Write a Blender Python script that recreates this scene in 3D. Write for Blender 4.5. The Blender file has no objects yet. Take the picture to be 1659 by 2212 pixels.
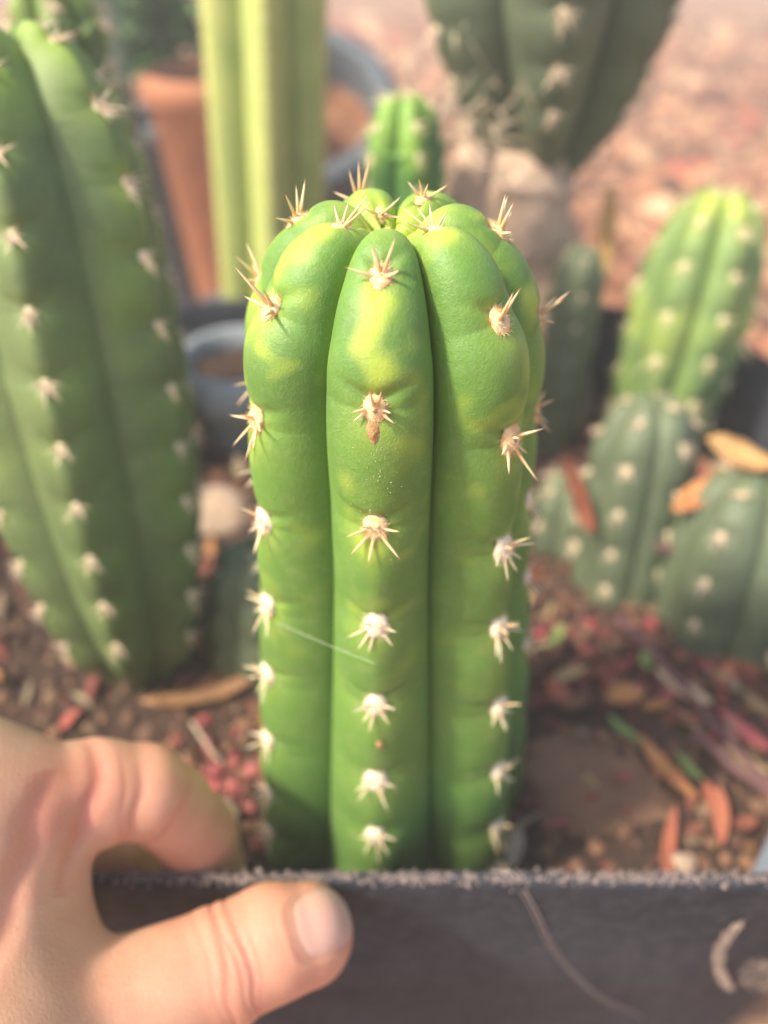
import bpy, math, random
import numpy as np
from mathutils import Vector, Matrix

random.seed(7)
rng = np.random.default_rng(11)
S = 0.01                      # everything below is measured in centimetres from the lens; S turns it into metres
LENS = np.array([0.0, 0.0, 36.0])   # the lens is 36 cm above the ground
sc = bpy.context.scene
col = sc.collection

# ---------------------------------------------------------------- camera
PITCH = 40.0
FPX = 1609.0
cam_d = bpy.data.cameras.new('camera')
cam = bpy.data.objects.new('camera', cam_d)
col.objects.link(cam)
cam.location = (0, 0, 0.36)
cam.rotation_euler = (math.radians(90 - PITCH), 0, 0)
cam_d.sensor_fit = 'VERTICAL'
cam_d.sensor_height = 36.0
cam_d.lens = FPX / 2212.0 * 36.0
cam_d.clip_start = 0.005
cam_d.clip_end = 100.0
cam_d.dof.use_dof = True
cam_d.dof.focus_distance = 0.121
cam_d.dof.aperture_fstop = cam_d.lens / 4.1
cam_d.dof.aperture_blades = 0
sc.camera = cam

# ---------------------------------------------------------------- sky and sun
SUN = Vector((-0.62, -0.22, 0.76)).normalized()
world = bpy.data.worlds.new('World')
sc.world = world
world.use_nodes = True
wn = world.node_tree
wn.nodes.clear()
sky = wn.nodes.new('ShaderNodeTexSky')
sky.sky_type = 'NISHITA'
sky.sun_disc = False
sky.sun_elevation = math.asin(SUN.z)
sky.sun_rotation = math.atan2(SUN.x, SUN.y)
sky.air_density = 0.8
sky.dust_density = 3.0
sky.ozone_density = 0.2
bg = wn.nodes.new('ShaderNodeBackground')
bg.inputs['Strength'].default_value = 0.15
wo = wn.nodes.new('ShaderNodeOutputWorld')
wn.links.new(sky.outputs[0], bg.inputs[0])
wn.links.new(bg.outputs[0], wo.inputs[0])
sun_d = bpy.data.lights.new('sun', 'SUN')
sun_d.energy = 3.3
sun_d.angle = math.radians(6.0)
sun_d.color = (1.0, 0.91, 0.76)
sun = bpy.data.objects.new('sun', sun_d)
col.objects.link(sun)
sun.rotation_euler = SUN.to_track_quat('Z', 'Y').to_euler()
sun.location = (-2, 0, 3)

sc.view_settings.view_transform = 'Standard'
sc.view_settings.look = 'None'
sc.view_settings.exposure = 0.86
sc.view_settings.gamma = 1.0
sc.render.engine = 'CYCLES'
sc.cycles.use_denoising = True
sc.cycles.max_bounces = 6
sc.cycles.diffuse_bounces = 4
sc.cycles.transparent_max_bounces = 4

# ---------------------------------------------------------------- helpers
CP, SP = math.cos(math.radians(PITCH)), math.sin(math.radians(PITCH))
def U(px, py, z):
    """point (cm from the lens) at depth z along the viewing axis"""
    a = (px - 829.5) / FPX; b = (1106 - py) / FPX
    return np.array([a * z, (CP + SP * b) * z, (-SP + CP * b) * z])

def on_level(px, py, h):
    """point where the sight line meets the horizontal level h"""
    p = U(px, py, 1.0)
    return p * (h / p[2])

ORG = {}
def world_loc(p):
    return Vector(((np.asarray(p, float) + LENS) * S).tolist())

def tag(o, label=None, cat=None, group=None, kind=None):
    if label: o['label'] = label
    if cat: o['category'] = cat
    if group: o['group'] = group
    if kind: o['kind'] = kind
    return o

def thing(name, base, label, cat, group=None):
    o = bpy.data.objects.new(name, None)
    o.empty_display_size = 0.01
    col.objects.link(o)
    o.location = world_loc(base)
    ORG[o.name] = np.asarray(base, float)
    return tag(o, label, cat, group)

def make_mesh(name, verts, faces, mats, smooth=True, attrs=None, midx=None):
    me = bpy.data.meshes.new(name)
    verts = np.asarray(verts, float)
    if isinstance(faces, np.ndarray):
        n, k = faces.shape
        me.vertices.add(len(verts)); me.vertices.foreach_set('co', verts.ravel())
        me.loops.add(n * k); me.loops.foreach_set('vertex_index', faces.ravel().astype(np.int32))
        me.polygons.add(n)
        me.polygons.foreach_set('loop_start', np.arange(0, n * k, k, dtype=np.int32))
        me.update(calc_edges=True)
    else:
        me.from_pydata(verts.tolist(), [], faces)
    for m in (mats if isinstance(mats, (list, tuple)) else [mats]):
        me.materials.append(m)
    if midx is not None:
        me.polygons.foreach_set('material_index', np.asarray(midx, np.int32))
    me.polygons.foreach_set('use_smooth', [smooth] * len(me.polygons))
    if attrs:
        for k, v in attrs.items():
            v = np.asarray(v, float)
            if v.ndim == 1:
                a = me.attributes.new(k, 'FLOAT', 'POINT'); a.data.foreach_set('value', v)
            else:
                a = me.attributes.new(k, 'FLOAT_COLOR', 'POINT')
                a.data.foreach_set('color', np.c_[v, np.ones(len(v))].ravel())
    me.validate()
    me.update()
    return me

def obj(name, verts, faces, mats, parent=None, origin=None, **kw):
    """verts in cm from the lens; a child takes its parent's origin unless one is given"""
    verts = np.asarray(verts, float)
    po = ORG[parent.name] if parent is not None else None
    if origin is None:
        origin = po if po is not None else np.array([verts[:, 0].mean(), verts[:, 1].mean(), verts[:, 2].min()])
    me = make_mesh(name, (verts - origin) * S, faces, mats, **kw)
    o = bpy.data.objects.new(name, me)
    col.objects.link(o)
    if parent is not None:
        o.parent = parent
        o.location = Vector(((origin - po) * S).tolist())
    else:
        o.location = world_loc(origin)
    ORG[o.name] = np.asarray(origin, float)
    return o

def place(name, me, parent, loc_cm_local, rot3=None, scale=1.0):
    o = bpy.data.objects.new(name, me)
    col.objects.link(o)
    o.parent = parent
    M = Matrix.Translation(Vector((np.asarray(loc_cm_local, float) * S).tolist()))
    if rot3 is not None:
        M = M @ Matrix(np.asarray(rot3).tolist()).to_4x4()
    M = M @ Matrix.Diagonal((scale, scale, scale, 1)) if np.isscalar(scale) else M @ Matrix.Diagonal((*scale, 1))
    o.matrix_basis = M
    return o

def norm(v):
    v = np.asarray(v, float); return v / (np.linalg.norm(v) + 1e-12)

def frame(zdir, ydir):
    z = norm(zdir); y = np.asarray(ydir, float); y = norm(y - z * np.dot(y, z)); x = np.cross(y, z)
    return np.stack([x, y, z], 1)

def grid_faces(nu, nv, wrap_v=False, offset=0):
    i = np.arange(nu - 1)[:, None]; j = np.arange(nv if wrap_v else nv - 1)[None, :]
    j2 = (j + 1) % nv
    f = np.stack([i * nv + j, i * nv + j2, (i + 1) * nv + j2, (i + 1) * nv + j], -1).reshape(-1, 4)
    return f + offset

def wob(p, f, seed=0, octs=3):
    """cheap smooth noise, about -1..1, p is N x 3"""
    r = np.random.default_rng(seed)
    out = np.zeros(len(p)); amp = 1.0; tot = 0
    for o in range(octs):
        for _ in range(4):
            d = norm(r.normal(size=3)) * f * (2 ** o)
            out += amp * np.sin(p @ d + r.uniform(0, 6.28) + 1.3 * np.sin(p @ norm(r.normal(size=3)) * f * 2 ** o * .7))
        tot += amp * 2.2; amp *= .5
    return out / tot

def tube(pts, rad, n=8, cap=True):
    pts = np.asarray(pts, float); m = len(pts)
    rad = np.full(m, rad) if np.isscalar(rad) else np.asarray(rad, float)
    T = np.gradient(pts, axis=0); V = []
    up = np.array([0.1, 0.2, 1.0])
    for i in range(m):
        t = norm(T[i]); a = norm(np.cross(t, up)); b = np.cross(t, a); up = np.cross(a, t) if False else up
        th = np.arange(n) / n * 2 * math.pi
        V.append(pts[i] + rad[i] * (np.cos(th)[:, None] * a + np.sin(th)[:, None] * b))
    V = np.concatenate(V)
    F = grid_faces(m, n, True).tolist()
    if cap:
        F.append(list(range(n - 1, -1, -1))); F.append(list(range((m - 1) * n, m * n)))
    return V, F

def smooth_path(P, n=30):
    P = np.asarray(P, float); out = []
    Q = np.vstack([2 * P[0] - P[1], P, 2 * P[-1] - P[-2]])
    for i in range(1, len(Q) - 2):
        t = np.linspace(0, 1, n, endpoint=False)[:, None]
        a, b, c, d = Q[i - 1], Q[i], Q[i + 1], Q[i + 2]
        out.append(.5 * (2 * b + (c - a) * t + (2 * a - 5 * b + 4 * c - d) * t ** 2 + (3 * b - a - 3 * c + d) * t ** 3))
    out.append(P[-1][None]); return np.concatenate(out)

# ---------------------------------------------------------------- materials
def nt(name):
    m = bpy.data.materials.new(name); m.use_nodes = True
    n = m.node_tree; b = n.nodes['Principled BSDF']
    return m, n, b
def N(n, t, **kw):
    x = n.nodes.new(t)
    for k, v in kw.items():
        if k.startswith('i_'):
            key = k[2:].replace('_', ' ')
            x.inputs[key].default_value = v
        else: setattr(x, k, v)
    return x
def ramp(n, fac, stops):
    r = n.nodes.new('ShaderNodeValToRGB'); e = r.color_ramp.elements
    while len(e) < len(stops): e.new(.5)
    for el, (p, c) in zip(e, stops):
        el.position = p; el.color = (*c, 1) if len(c) == 3 else c
    n.links.new(fac, r.inputs[0]); return r.outputs[0]
def mix(n, fac, a, b, mode='MIX'):
    x = n.nodes.new('ShaderNodeMix'); x.data_type = 'RGBA'; x.blend_type = mode
    for s, v in ((0, fac), (6, a), (7, b)):
        if isinstance(v, (int, float)): x.inputs[s].default_value = v
        elif isinstance(v, tuple): x.inputs[s].default_value = (*v, 1)
        else: n.links.new(v, x.inputs[s])
    return x.outputs[2]
def math_n(n, op, a, b=0.0, c=0.0):
    x = n.nodes.new('ShaderNodeMath'); x.operation = op
    for i, v in enumerate((a, b, c)):
        if isinstance(v, (int, float)): x.inputs[i].default_value = v
        else: n.links.new(v, x.inputs[i])
    return x.outputs[0]
def noise(n, scale, detail=4, rough=.6, coord=None, dist=0.0):
    x = n.nodes.new('ShaderNodeTexNoise'); x.inputs['Scale'].default_value = scale
    x.inputs['Detail'].default_value = detail; x.inputs['Roughness'].default_value = rough
    x.inputs['Distortion'].default_value = dist
    if coord is None:
        t = n.nodes.new('ShaderNodeTexCoord'); coord = t.outputs['Object']
    n.links.new(coord, x.inputs['Vector']); return x.outputs['Fac']
def bump(n, b, h, strength, dist):
    x = n.nodes.new('ShaderNodeBump'); x.inputs['Strength'].default_value = strength
    x.inputs['Distance'].default_value = dist
    n.links.new(h, x.inputs['Height']); n.links.new(x.outputs[0], b.inputs['Normal']); return x
def attr(n, name, out='Fac'):
    a = n.nodes.new('ShaderNodeAttribute'); a.attribute_name = name; return a.outputs[out]

def cactus_mat(name, base, dark, lime, sss=.35, rough=.47, mott=.5, bloom=.25):
    """skin: halo attribute = lime colour by the areoles, the growing tip and in blotches; age = dull lower skin"""
    m, n, b = nt(name); L = n.links
    big = noise(n, 55, 3, .55); fine = noise(n, 900, 4, .7); pores = noise(n, 2600, 2, .5)
    c = mix(n, ramp(n, big, [(.35, (0, 0, 0)), (.68, (1, 1, 1))]), base, dark)
    c = mix(n, attr(n, 'age'), c, tuple(dark))
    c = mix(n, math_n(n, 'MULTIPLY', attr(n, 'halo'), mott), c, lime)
    pale = ramp(n, fine, [(.5, (0, 0, 0)), (.8, (1, 1, 1))])
    c = mix(n, math_n(n, 'MULTIPLY', pale, bloom), c, (.50, .58, .42))
    spk = ramp(n, pores, [(.66, (0, 0, 0)), (.72, (1, 1, 1))])
    c = mix(n, math_n(n, 'MULTIPLY', spk, .16), c, (.60, .62, .34))
    dst = math_n(n, 'MULTIPLY', ramp(n, noise(n, 260, 6, .8), [(.52, (0, 0, 0)), (.66, (1, 1, 1))]), math_n(n, 'MULTIPLY', attr(n, 'age'), .45))
    c = mix(n, dst, c, (.36, .33, .20))
    c = mix(n, math_n(n, 'MULTIPLY', ramp(n, noise(n, 150, 5, .8, dist=1.5), [(.66, (0, 0, 0)), (.72, (1, 1, 1))]), .35), c, (.40, .40, .20))
    L.new(c, b.inputs['Base Color'])
    b.inputs['Subsurface Weight'].default_value = sss
    b.inputs['Subsurface Radius'].default_value = (.45, 1.0, .12)
    b.inputs['Subsurface Scale'].default_value = .004
    rr = N(n, 'ShaderNodeMapRange'); rr.inputs[3].default_value = rough - .08; rr.inputs[4].default_value = rough + .14
    L.new(fine, rr.inputs[0]); L.new(rr.outputs[0], b.inputs['Roughness'])
    b.inputs['Specular IOR Level'].default_value = .45
    h = math_n(n, 'ADD', math_n(n, 'MULTIPLY', pores, .5), math_n(n, 'MULTIPLY', fine, .9))
    bump(n, b, h, .5, .0004)
    return m

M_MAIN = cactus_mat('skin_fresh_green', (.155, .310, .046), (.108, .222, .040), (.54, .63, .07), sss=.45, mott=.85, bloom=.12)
M_LEFT = cactus_mat('skin_deep_green', (.165, .235, .075), (.105, .150, .048), (.35, .50, .05), mott=.6, bloom=.15)
M_COL = cactus_mat('skin_pale_column', (.50, .56, .16), (.38, .46, .13), (.80, .76, .24), mott=.9, bloom=.1)
M_DARK = cactus_mat('skin_grey_green', (.115, .150, .082), (.085, .105, .055), (.22, .26, .12), sss=.15, mott=.4, bloom=.2)
M_RIGHT = cactus_mat('skin_light_green', (.22, .34, .08), (.15, .23, .08), (.52, .60, .10), mott=.8, bloom=.15)
M_SMALL = cactus_mat('skin_mid_green', (.08, .23, .045), (.06, .16, .04), (.30, .48, .06), mott=.7, bloom=.1)
M_BLUE = cactus_mat('skin_blue_green', (.20, .34, .22), (.16, .28, .17), (.35, .48, .25), mott=.4, bloom=.2)

def spine_mat(name, lo, mid, tip):
    m, n, b = nt(name)
    t = n.nodes.new('ShaderNodeTexCoord'); s = n.nodes.new('ShaderNodeSeparateXYZ')
    n.links.new(t.outputs['Generated'], s.inputs[0])
    c = ramp(n, s.outputs[2], [(0, mid), (.25, mid), (.55, lo), (.82, lo), (.97, tip)])
    oi = n.nodes.new('ShaderNodeObjectInfo')
    c = mix(n, math_n(n, 'MULTIPLY', oi.outputs['Random'], .4), c, tuple(x * .7 for x in mid))
    n.links.new(c, b.inputs['Base Color'])
    b.inputs['Roughness'].default_value = .45
    b.inputs['Subsurface Weight'].default_value = .3
    b.inputs['Subsurface Scale'].default_value = .0006
    return m
M_SPY = spine_mat('spine_young_tan', (.90, .70, .42), (.80, .50, .22), (.34, .14, .05))
M_SPO = spine_mat('spine_old_cream', (.90, .78, .54), (.80, .56, .30), (.45, .26, .12))
def plain(name, c1, c2, scale=300, rough=.9, bmp=.3, sss=0, dist=.0005):
    m, n, b = nt(name)
    f = noise(n, scale, 4, .65)
    n.links.new(mix(n, ramp(n, f, [(.3, (0, 0, 0)), (.7, (1, 1, 1))]), c1, c2), b.inputs['Base Color'])
    b.inputs['Roughness'].default_value = rough
    b.inputs['Subsurface Weight'].default_value = sss; b.inputs['Subsurface Scale'].default_value = .002
    bump(n, b, noise(n, scale * 1.7, 3), bmp, dist)
    return m
M_WOOL = plain('areole_wool', (.94, .76, .46), (.80, .50, .22), 900, 1, .5)
M_WOOLP = plain('areole_wool_pale', (.95, .87, .66), (.90, .74, .50), 700, 1, .5)
M_SCAB = plain('dry_scab', (.52, .32, .14), (.27, .14, .05), 700, .9, .8)
M_BARK = plain('corky_stem', (.66, .48, .34), (.42, .28, .19), 120, .9, .9, dist=.003)
M_DUST = plain('dusty_crumbs', (.34, .27, .24), (.20, .15, .13), 400, 1)
M_MARK = plain('pale_chalk_print', (.62, .50, .38), (.48, .37, .28), 500, 1)
M_FIBRE = plain('pale_fibre', (.50, .42, .36), (.34, .28, .25), 300, .7)
M_SILK = plain('spider_silk', (.8, .85, .7), (.7, .8, .6), 100, .4)
M_GREEN = plain('leaf_green', (.12, .26, .06), (.06, .15, .04), 60, .5, .2)
M_STEM = plain('woody_stem', (.33, .24, .19), (.22, .15, .11), 80, .8)
M_TAG = plain('white_plastic', (.62, .70, .72), (.50, .60, .63), 60, .4, .05)
M_STRIP = plain('grey_strip', (.30, .33, .36), (.24, .27, .30), 60, .5, .05)
M_STRAW = plain('straw', (.60, .50, .34), (.44, .33, .22), 100, .7)
M_TERRA = plain('terracotta', (.50, .21, .10), (.36, .14, .07), 45, .85, .3)

def leaf_mat(name, a, bb):
    m, n, b = nt(name)
    f = noise(n, 70, 5, .7)
    n.links.new(mix(n, ramp(n, f, [(.35, (0, 0, 0)), (.65, (1, 1, 1))]), a, bb), b.inputs['Base Color'])
    b.inputs['Roughness'].default_value = .6
    bump(n, b, noise(n, 260, 3), .4, .0006)
    return m
LM = {'brown': leaf_mat('leaf_brown', (.34, .17, .07), (.22, .11, .05)),
      'orange': leaf_mat('leaf_orange', (.62, .29, .09), (.42, .16, .06)),
      'rust': leaf_mat('leaf_rust', (.46, .14, .07), (.30, .09, .05)),
      'tan': leaf_mat('leaf_tan', (.60, .42, .20), (.42, .26, .12)),
      'beige': leaf_mat('leaf_beige', (.68, .54, .34), (.52, .38, .24)),
      'yellow': leaf_mat('leaf_yellow', (.66, .40, .14), (.48, .24, .09)),
      'pink': leaf_mat('leaf_pink', (.55, .13, .13), (.42, .09, .09)),
      'green': leaf_mat('leaf_fresh', (.24, .33, .08), (.16, .22, .06))}

def pot_mat(name, c1, c2, dusty, rough=.5):
    m, n, b = nt(name)
    f = noise(n, 28, 6, .7); g = noise(n, 240, 4, .7); k = noise(n, 1100, 2, .5)
    c = mix(n, ramp(n, f, [(.35, (0, 0, 0)), (.7, (1, 1, 1))]), c1, c2)
    c = mix(n, math_n(n, 'MULTIPLY', ramp(n, g, [(.45, (0, 0, 0)), (.8, (1, 1, 1))]), .35), c, dusty)
    c = mix(n, math_n(n, 'MULTIPLY', ramp(n, k, [(.66, (0, 0, 0)), (.74, (1, 1, 1))]), .5), c, dusty)
    n.links.new(c, b.inputs['Base Color'])
    b.inputs['Roughness'].default_value = .75; b.inputs['Specular IOR Level'].default_value = .18
    bump(n, b, math_n(n, 'ADD', f, math_n(n, 'MULTIPLY', g, .4)), .35, .0012)
    return m
M_POT = pot_mat('black_plastic', (.020, .023, .032), (.045, .050, .062), (.15, .15, .17))
M_POT2 = pot_mat('grey_plastic', (.13, .15, .17), (.18, .20, .22), (.30, .30, .30))
M_POTL = pot_mat('pale_grey_plastic', (.24, .28, .30), (.32, .36, .38), (.42, .42, .42))
M_RINGP = pot_mat('slate_plastic', (.10, .12, .14), (.15, .17, .19), (.22, .22, .22))

def ground_mat(name, stops, sc_=22):
    m, n, b = nt(name)
    f = noise(n, sc_, 8, .75, dist=.6); g = noise(n, sc_ * 9, 5, .7)
    c = ramp(n, f, stops)
    c = mix(n, math_n(n, 'MULTIPLY', ramp(n, g, [(.4, (0, 0, 0)), (.7, (1, 1, 1))]), .5), c, tuple(x * .55 for x in stops[1][1]))
    n.links.new(c, b.inputs['Base Color']); b.inputs['Roughness'].default_value = .95
    bump(n, b, math_n(n, 'ADD', g, f), .8, .004)
    return m
M_GROUND = ground_mat('red_gravel_ground', [(.32, (.20, .085, .045)), (.5, (.42, .18, .09)), (.68, (.58, .33, .18))])
M_SOIL = ground_mat('potting_soil', [(.3, (.045, .024, .016)), (.5, (.085, .045, .028)), (.7, (.14, .08, .05))], 40)

m, n, b = nt('crumbs_coloured')
n.links.new(attr(n, 'tint', 'Color'), b.inputs['Base Color']); b.inputs['Roughness'].default_value = .9
M_CRUMB = m

# skin of the hand
m, n, b = nt('hand_skin'); L = n.links
f = noise(n, 60, 4, .6); g = noise(n, 600, 3, .6)
c = mix(n, ramp(n, f, [(.35, (0, 0, 0)), (.7, (1, 1, 1))]), (.74, .43, .27), (.68, .33, .20))
c = mix(n, attr(n, 'red'), c, (.66, .22, .15))
c = mix(n, math_n(n, 'MULTIPLY', ramp(n, g, [(.5, (0, 0, 0)), (.75, (1, 1, 1))]), .15), c, (.78, .50, .36))
L.new(c, b.inputs['Base Color'])
b.inputs['Subsurface Weight'].default_value = .55
b.inputs['Subsurface Radius'].default_value = (1.0, .35, .18)
b.inputs['Subsurface Scale'].default_value = .006
b.inputs['Roughness'].default_value = .48
v = N(n, 'ShaderNodeTexVoronoi', feature='DISTANCE_TO_EDGE'); v.inputs['Scale'].default_value = 900
t = n.nodes.new('ShaderNodeTexCoord'); L.new(t.outputs['Object'], v.inputs['Vector'])
bump(n, b, math_n(n, 'ADD', v.outputs[0], math_n(n, 'MULTIPLY', g, .5)), .25, .0004)
M_SKIN = m
m, n, b = nt('finger_nail')
b.inputs['Base Color'].default_value = (.82, .56, .46, 1); b.inputs['Roughness'].default_value = .34
b.inputs['Subsurface Weight'].default_value = .4; b.inputs['Subsurface Scale'].default_value = .002
edge = attr(n, 'free'); n.links.new(mix(n, edge, (.76, .41, .31), (.84, .66, .46)), b.inputs['Base Color'])
M_NAIL = m

# ---------------------------------------------------------------- levels
RIM_Z, RIM_Y = -17.8, 7.7
SOIL = -22.8
GROUND = -36.0
POT_X, POT_BACK, POT_R = 20.1, 40.0, 11.7     # half width, back wall, corner radius

# ---------------------------------------------------------------- ground
gv = np.array([[-900, -900, GROUND], [900, -900, GROUND], [900, 2500, GROUND], [-900, 2500, GROUND]], float)
xs = np.concatenate([np.linspace(-900, -100, 8), np.linspace(-80, 120, 70), np.linspace(140, 900, 8)])
ys = np.concatenate([np.linspace(-900, 0, 6), np.linspace(20, 240, 90), np.linspace(280, 2500, 14)])
X, Y = np.meshgrid(xs, ys, indexing='ij')
gp = np.stack([X.ravel(), Y.ravel(), np.zeros(X.size)], 1)
gp[:, 2] = GROUND + .8 * wob(gp, .09, 3)
ground = obj('ground', gp, grid_faces(len(xs), len(ys)), M_GROUND, origin=np.array([0, 0, GROUND]))
tag(ground, kind='structure')

# added thin haze volume over everything, imitating the milky veiling glare of the lens
hv = np.array([[x, y, z] for x in (-950, 950) for y in (-950, 2550) for z in (GROUND - 100, 12)], float)
hm = bpy.data.materials.new('lens_veil_volume'); hm.use_nodes = True
hn_ = hm.node_tree; hn_.nodes.clear()
pv = hn_.nodes.new('ShaderNodeVolumePrincipled'); pv.inputs['Color'].default_value = (.98, .94, .86, 1)
pv.inputs['Density'].default_value = 0.15; pv.inputs['Anisotropy'].default_value = 0.0
ho = hn_.nodes.new('ShaderNodeOutputMaterial'); hn_.links.new(pv.outputs[0], ho.inputs['Volume'])
lens_veil_haze = obj('lens_veil_haze', hv, [[0, 1, 3, 2], [4, 6, 7, 5], [0, 4, 5, 1], [2, 3, 7, 6], [0, 2, 6, 4], [1, 5, 7, 3]], hm, origin=np.array([0, 0, GROUND - 100.]), smooth=False)
tag(lens_veil_haze, kind='stuff')

# ---------------------------------------------------------------- stones / crumbs (joined: nobody could count them)
ICO_V = np.array([[0, 0, 1], [.894, 0, .447], [.276, .851, .447], [-.724, .526, .447], [-.724, -.526, .447], [.276, -.851, .447],
                  [.724, .526, -.447], [-.276, .851, -.447], [-.894, 0, -.447], [-.276, -.851, -.447], [.724, -.526, -.447], [0, 0, -1]])
ICO_F = np.array([[0, 1, 2], [0, 2, 3], [0, 3, 4], [0, 4, 5], [0, 5, 1], [1, 6, 2], [2, 7, 3], [3, 8, 4], [4, 9, 5], [5, 10, 1],
                  [6, 7, 2], [7, 8, 3], [8, 9, 4], [9, 10, 5], [10, 6, 1], [11, 7, 6], [11, 8, 7], [11, 9, 8], [11, 10, 9], [11, 6, 10]])
def crumbs(name, pos, size, palette, mat=None, flat=.7, label=None, cat=None, parent=None, elong=.5):
    n_ = len(pos)
    q = rng.normal(size=(n_, 4)); q /= np.linalg.norm(q, axis=1)[:, None]
    w, x, y, z = q.T
    R = np.stack([np.stack([1 - 2 * (y * y + z * z), 2 * (x * y - z * w), 2 * (x * z + y * w)], -1),
                  np.stack([2 * (x * y + z * w), 1 - 2 * (x * x + z * z), 2 * (y * z - x * w)], -1),
                  np.stack([2 * (x * z - y * w), 2 * (y * z + x * w), 1 - 2 * (x * x + y * y)], -1)], 1)
    sc3 = 1 + rng.uniform(-elong, elong, (n_, 3))
    V = ICO_V[None] * (1 + rng.uniform(-.22, .22, (n_, 12, 1))) * sc3[:, None, :]
    V = np.einsum('nij,nkj->nki', R, V)
    V[:, :, 2] *= flat
    V = V * size[:, None, None] + pos[:, None, :]
    F = (ICO_F[None] + (np.arange(n_) * 12)[:, None, None]).reshape(-1, 3)
    at = None
    if mat is None:
        pal = np.array(palette); ci = rng.integers(0, len(pal), n_)
        cc = pal[ci] * rng.uniform(.7, 1.25, (n_, 1))
        at = {'tint': np.repeat(np.clip(cc, 0, .9), 12, axis=0)}; mat = M_CRUMB
    o = obj(name, V.reshape(-1, 3), F, mat, parent=parent, smooth=False, attrs=at)
    return tag(o, label, cat, kind='stuff')

PAL_G = [(.38, .16, .08), (.48, .22, .11), (.20, .085, .045), (.50, .13, .08), (.52, .30, .17), (.14, .065, .035), (.42, .22, .11), (.62, .38, .21), (.30, .12, .06)]
n1 = 11000
yy = 45 + 260 * rng.random(n1) ** 1.6; xx = rng.uniform(-.75, .75, n1) * (yy + 20)
crumbs('gravel', np.stack([xx, yy, np.full(n1, GROUND + .3)], 1) + np.array([0, 0, 1]) * rng.uniform(-.3, .6, (n1, 1)),
       rng.uniform(.25, 1.0, n1) ** 1.0 * (1 + 1.6 * (rng.random(n1) > .85)) * (1 + yy / 260), PAL_G, label='loose reddish gravel and bark chips covering the ground behind the pots', cat='gravel')

# ---------------------------------------------------------------- the held pot
def pot_ring(inset, z, m=22):
    """rounded rectangle, counter-clockwise; the near side is the straight one facing the camera"""
    x0 = POT_X - inset; y0 = RIM_Y + inset; y1 = POT_BACK - inset; r = POT_R - inset
    P = []
    for cx, cy, a0 in ((x0 - r, y0 + r, -90), (x0 - r, y1 - r, 0), (-x0 + r, y1 - r, 90), (-x0 + r, y0 + r, 180)):
        for a in np.linspace(a0, a0 + 90, m):
            P.append([cx + r * math.cos(math.radians(a)), cy + r * math.sin(math.radians(a)), z])
    P = np.array(P)
    # extra points on the long straight sides
    out = []
    for i in range(len(P)):
        a, b_ = P[i], P[(i + 1) % len(P)]
        k = max(1, int(np.linalg.norm(b_ - a) / .8))
        for s in range(k): out.append(a + (b_ - a) * s / k)
    return np.array(out)
prof = [(1.2, -35.6), (1.0, -30), (.70, -24), (.42, -18.6), (.36, -18.0), (.26, -17.82), (.14, -17.8), (.03, -17.88), (0, -18.05), (.02, -18.6),
        (.10, -22), (.18, -27.0), (.24, -27.2), (.27, -27.4), (.42, -32), (.60, -36.0)]
ringn = len(pot_ring(0, 0))
PV = []
for ins, z in prof:
    r0 = pot_ring(0, z)
    r1 = pot_ring(ins, z)
    if len(r1) != ringn:      # keep the point count equal: move the outer ring inwards instead
        c = np.array([0, (RIM_Y + POT_BACK) / 2, 0])
        d = r0 - c; hx, hy = POT_X, (POT_BACK - RIM_Y) / 2
        r1 = c + d * np.array([(hx - ins) / hx, (hy - ins) / hy, 1]); r1[:, 2] = z
    PV.append(r1)
PV = np.concatenate(PV)
dn = wob(PV, .35, 5)
PV[:, 2] += .05 * wob(PV * np.array([1, 1, 0]), 1.6, 8) * (PV[:, 2] > -18.7)
PV[:, 1] += .05 * dn
pot = thing('plant_pot', [0, (RIM_Y + POT_BACK) / 2, GROUND], 'large black plastic pot gripped by the hand, with the fresh green ribbed cactus in it', 'pot')
PF = grid_faces(len(prof), ringn, True)
wall = obj('pot_wall', PV, PF, M_POT, parent=pot)
bot = PV[:ringn]
obj('pot_base', np.vstack([bot, PV[-ringn:]]), [list(range(ringn)), list(range(2 * ringn - 1, ringn - 1, -1))], M_POT, parent=pot, smooth=False)

def wall_pt(px, py, lift=.02):
    """point on the near outer wall seen at this place"""
    d = U(px, py, 1.0); t = (RIM_Y + .06) / d[1]
    for _ in range(3):
        z = d[2] * t; ins = np.interp(-z, [18.05, 22, 26.9], [0, .10, .18]); t = (RIM_Y + ins) / d[1]
    p = d * t; p[1] -= lift; return p
# the pale printed mark: flecks of chalky print on the wall
flv, flf = [], []
def fleck(p, s):
    a = rng.uniform(0, 6.28); k = len(flv)
    for q in range(5):
        th = a + q * 1.256 + rng.uniform(-.3, .3)
        flv.append(p + np.array([math.cos(th) * s, 0, math.sin(th) * s]) * rng.uniform(.6, 1.2))
    flf.append([k + 4, k + 3, k + 2, k + 1, k])
arc = smooth_path([[1598, 1990, 0], [1570, 2018, 0], [1553, 2052, 0], [1552, 2085, 0], [1562, 2112, 0], [1578, 2132, 0]], 14)
for i, q in enumerate(arc):
    w = 17 * math.sin(math.pi * (.12 + .76 * i / len(arc))) ** .6
    for _ in range(10):
        fleck(wall_pt(q[0] + rng.uniform(-w, w) * .8, q[1] + rng.uniform(-w, w) * .55, .05), rng.uniform(.018, .05))
for _ in range(420):
    a = rng.uniform(0, 6.28); r_ = 45 * math.sqrt(rng.random())
    fleck(wall_pt(1645 + r_ * math.cos(a) * 1.1, 2105 + r_ * math.sin(a) * .75 - (5 if a > 3 else 0), .05), rng.uniform(.016, .045))
tag(obj('printed_mark', np.array(flv), flf, M_MARK, parent=pot, smooth=False), 'pale worn curved print on the pot wall')

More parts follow.
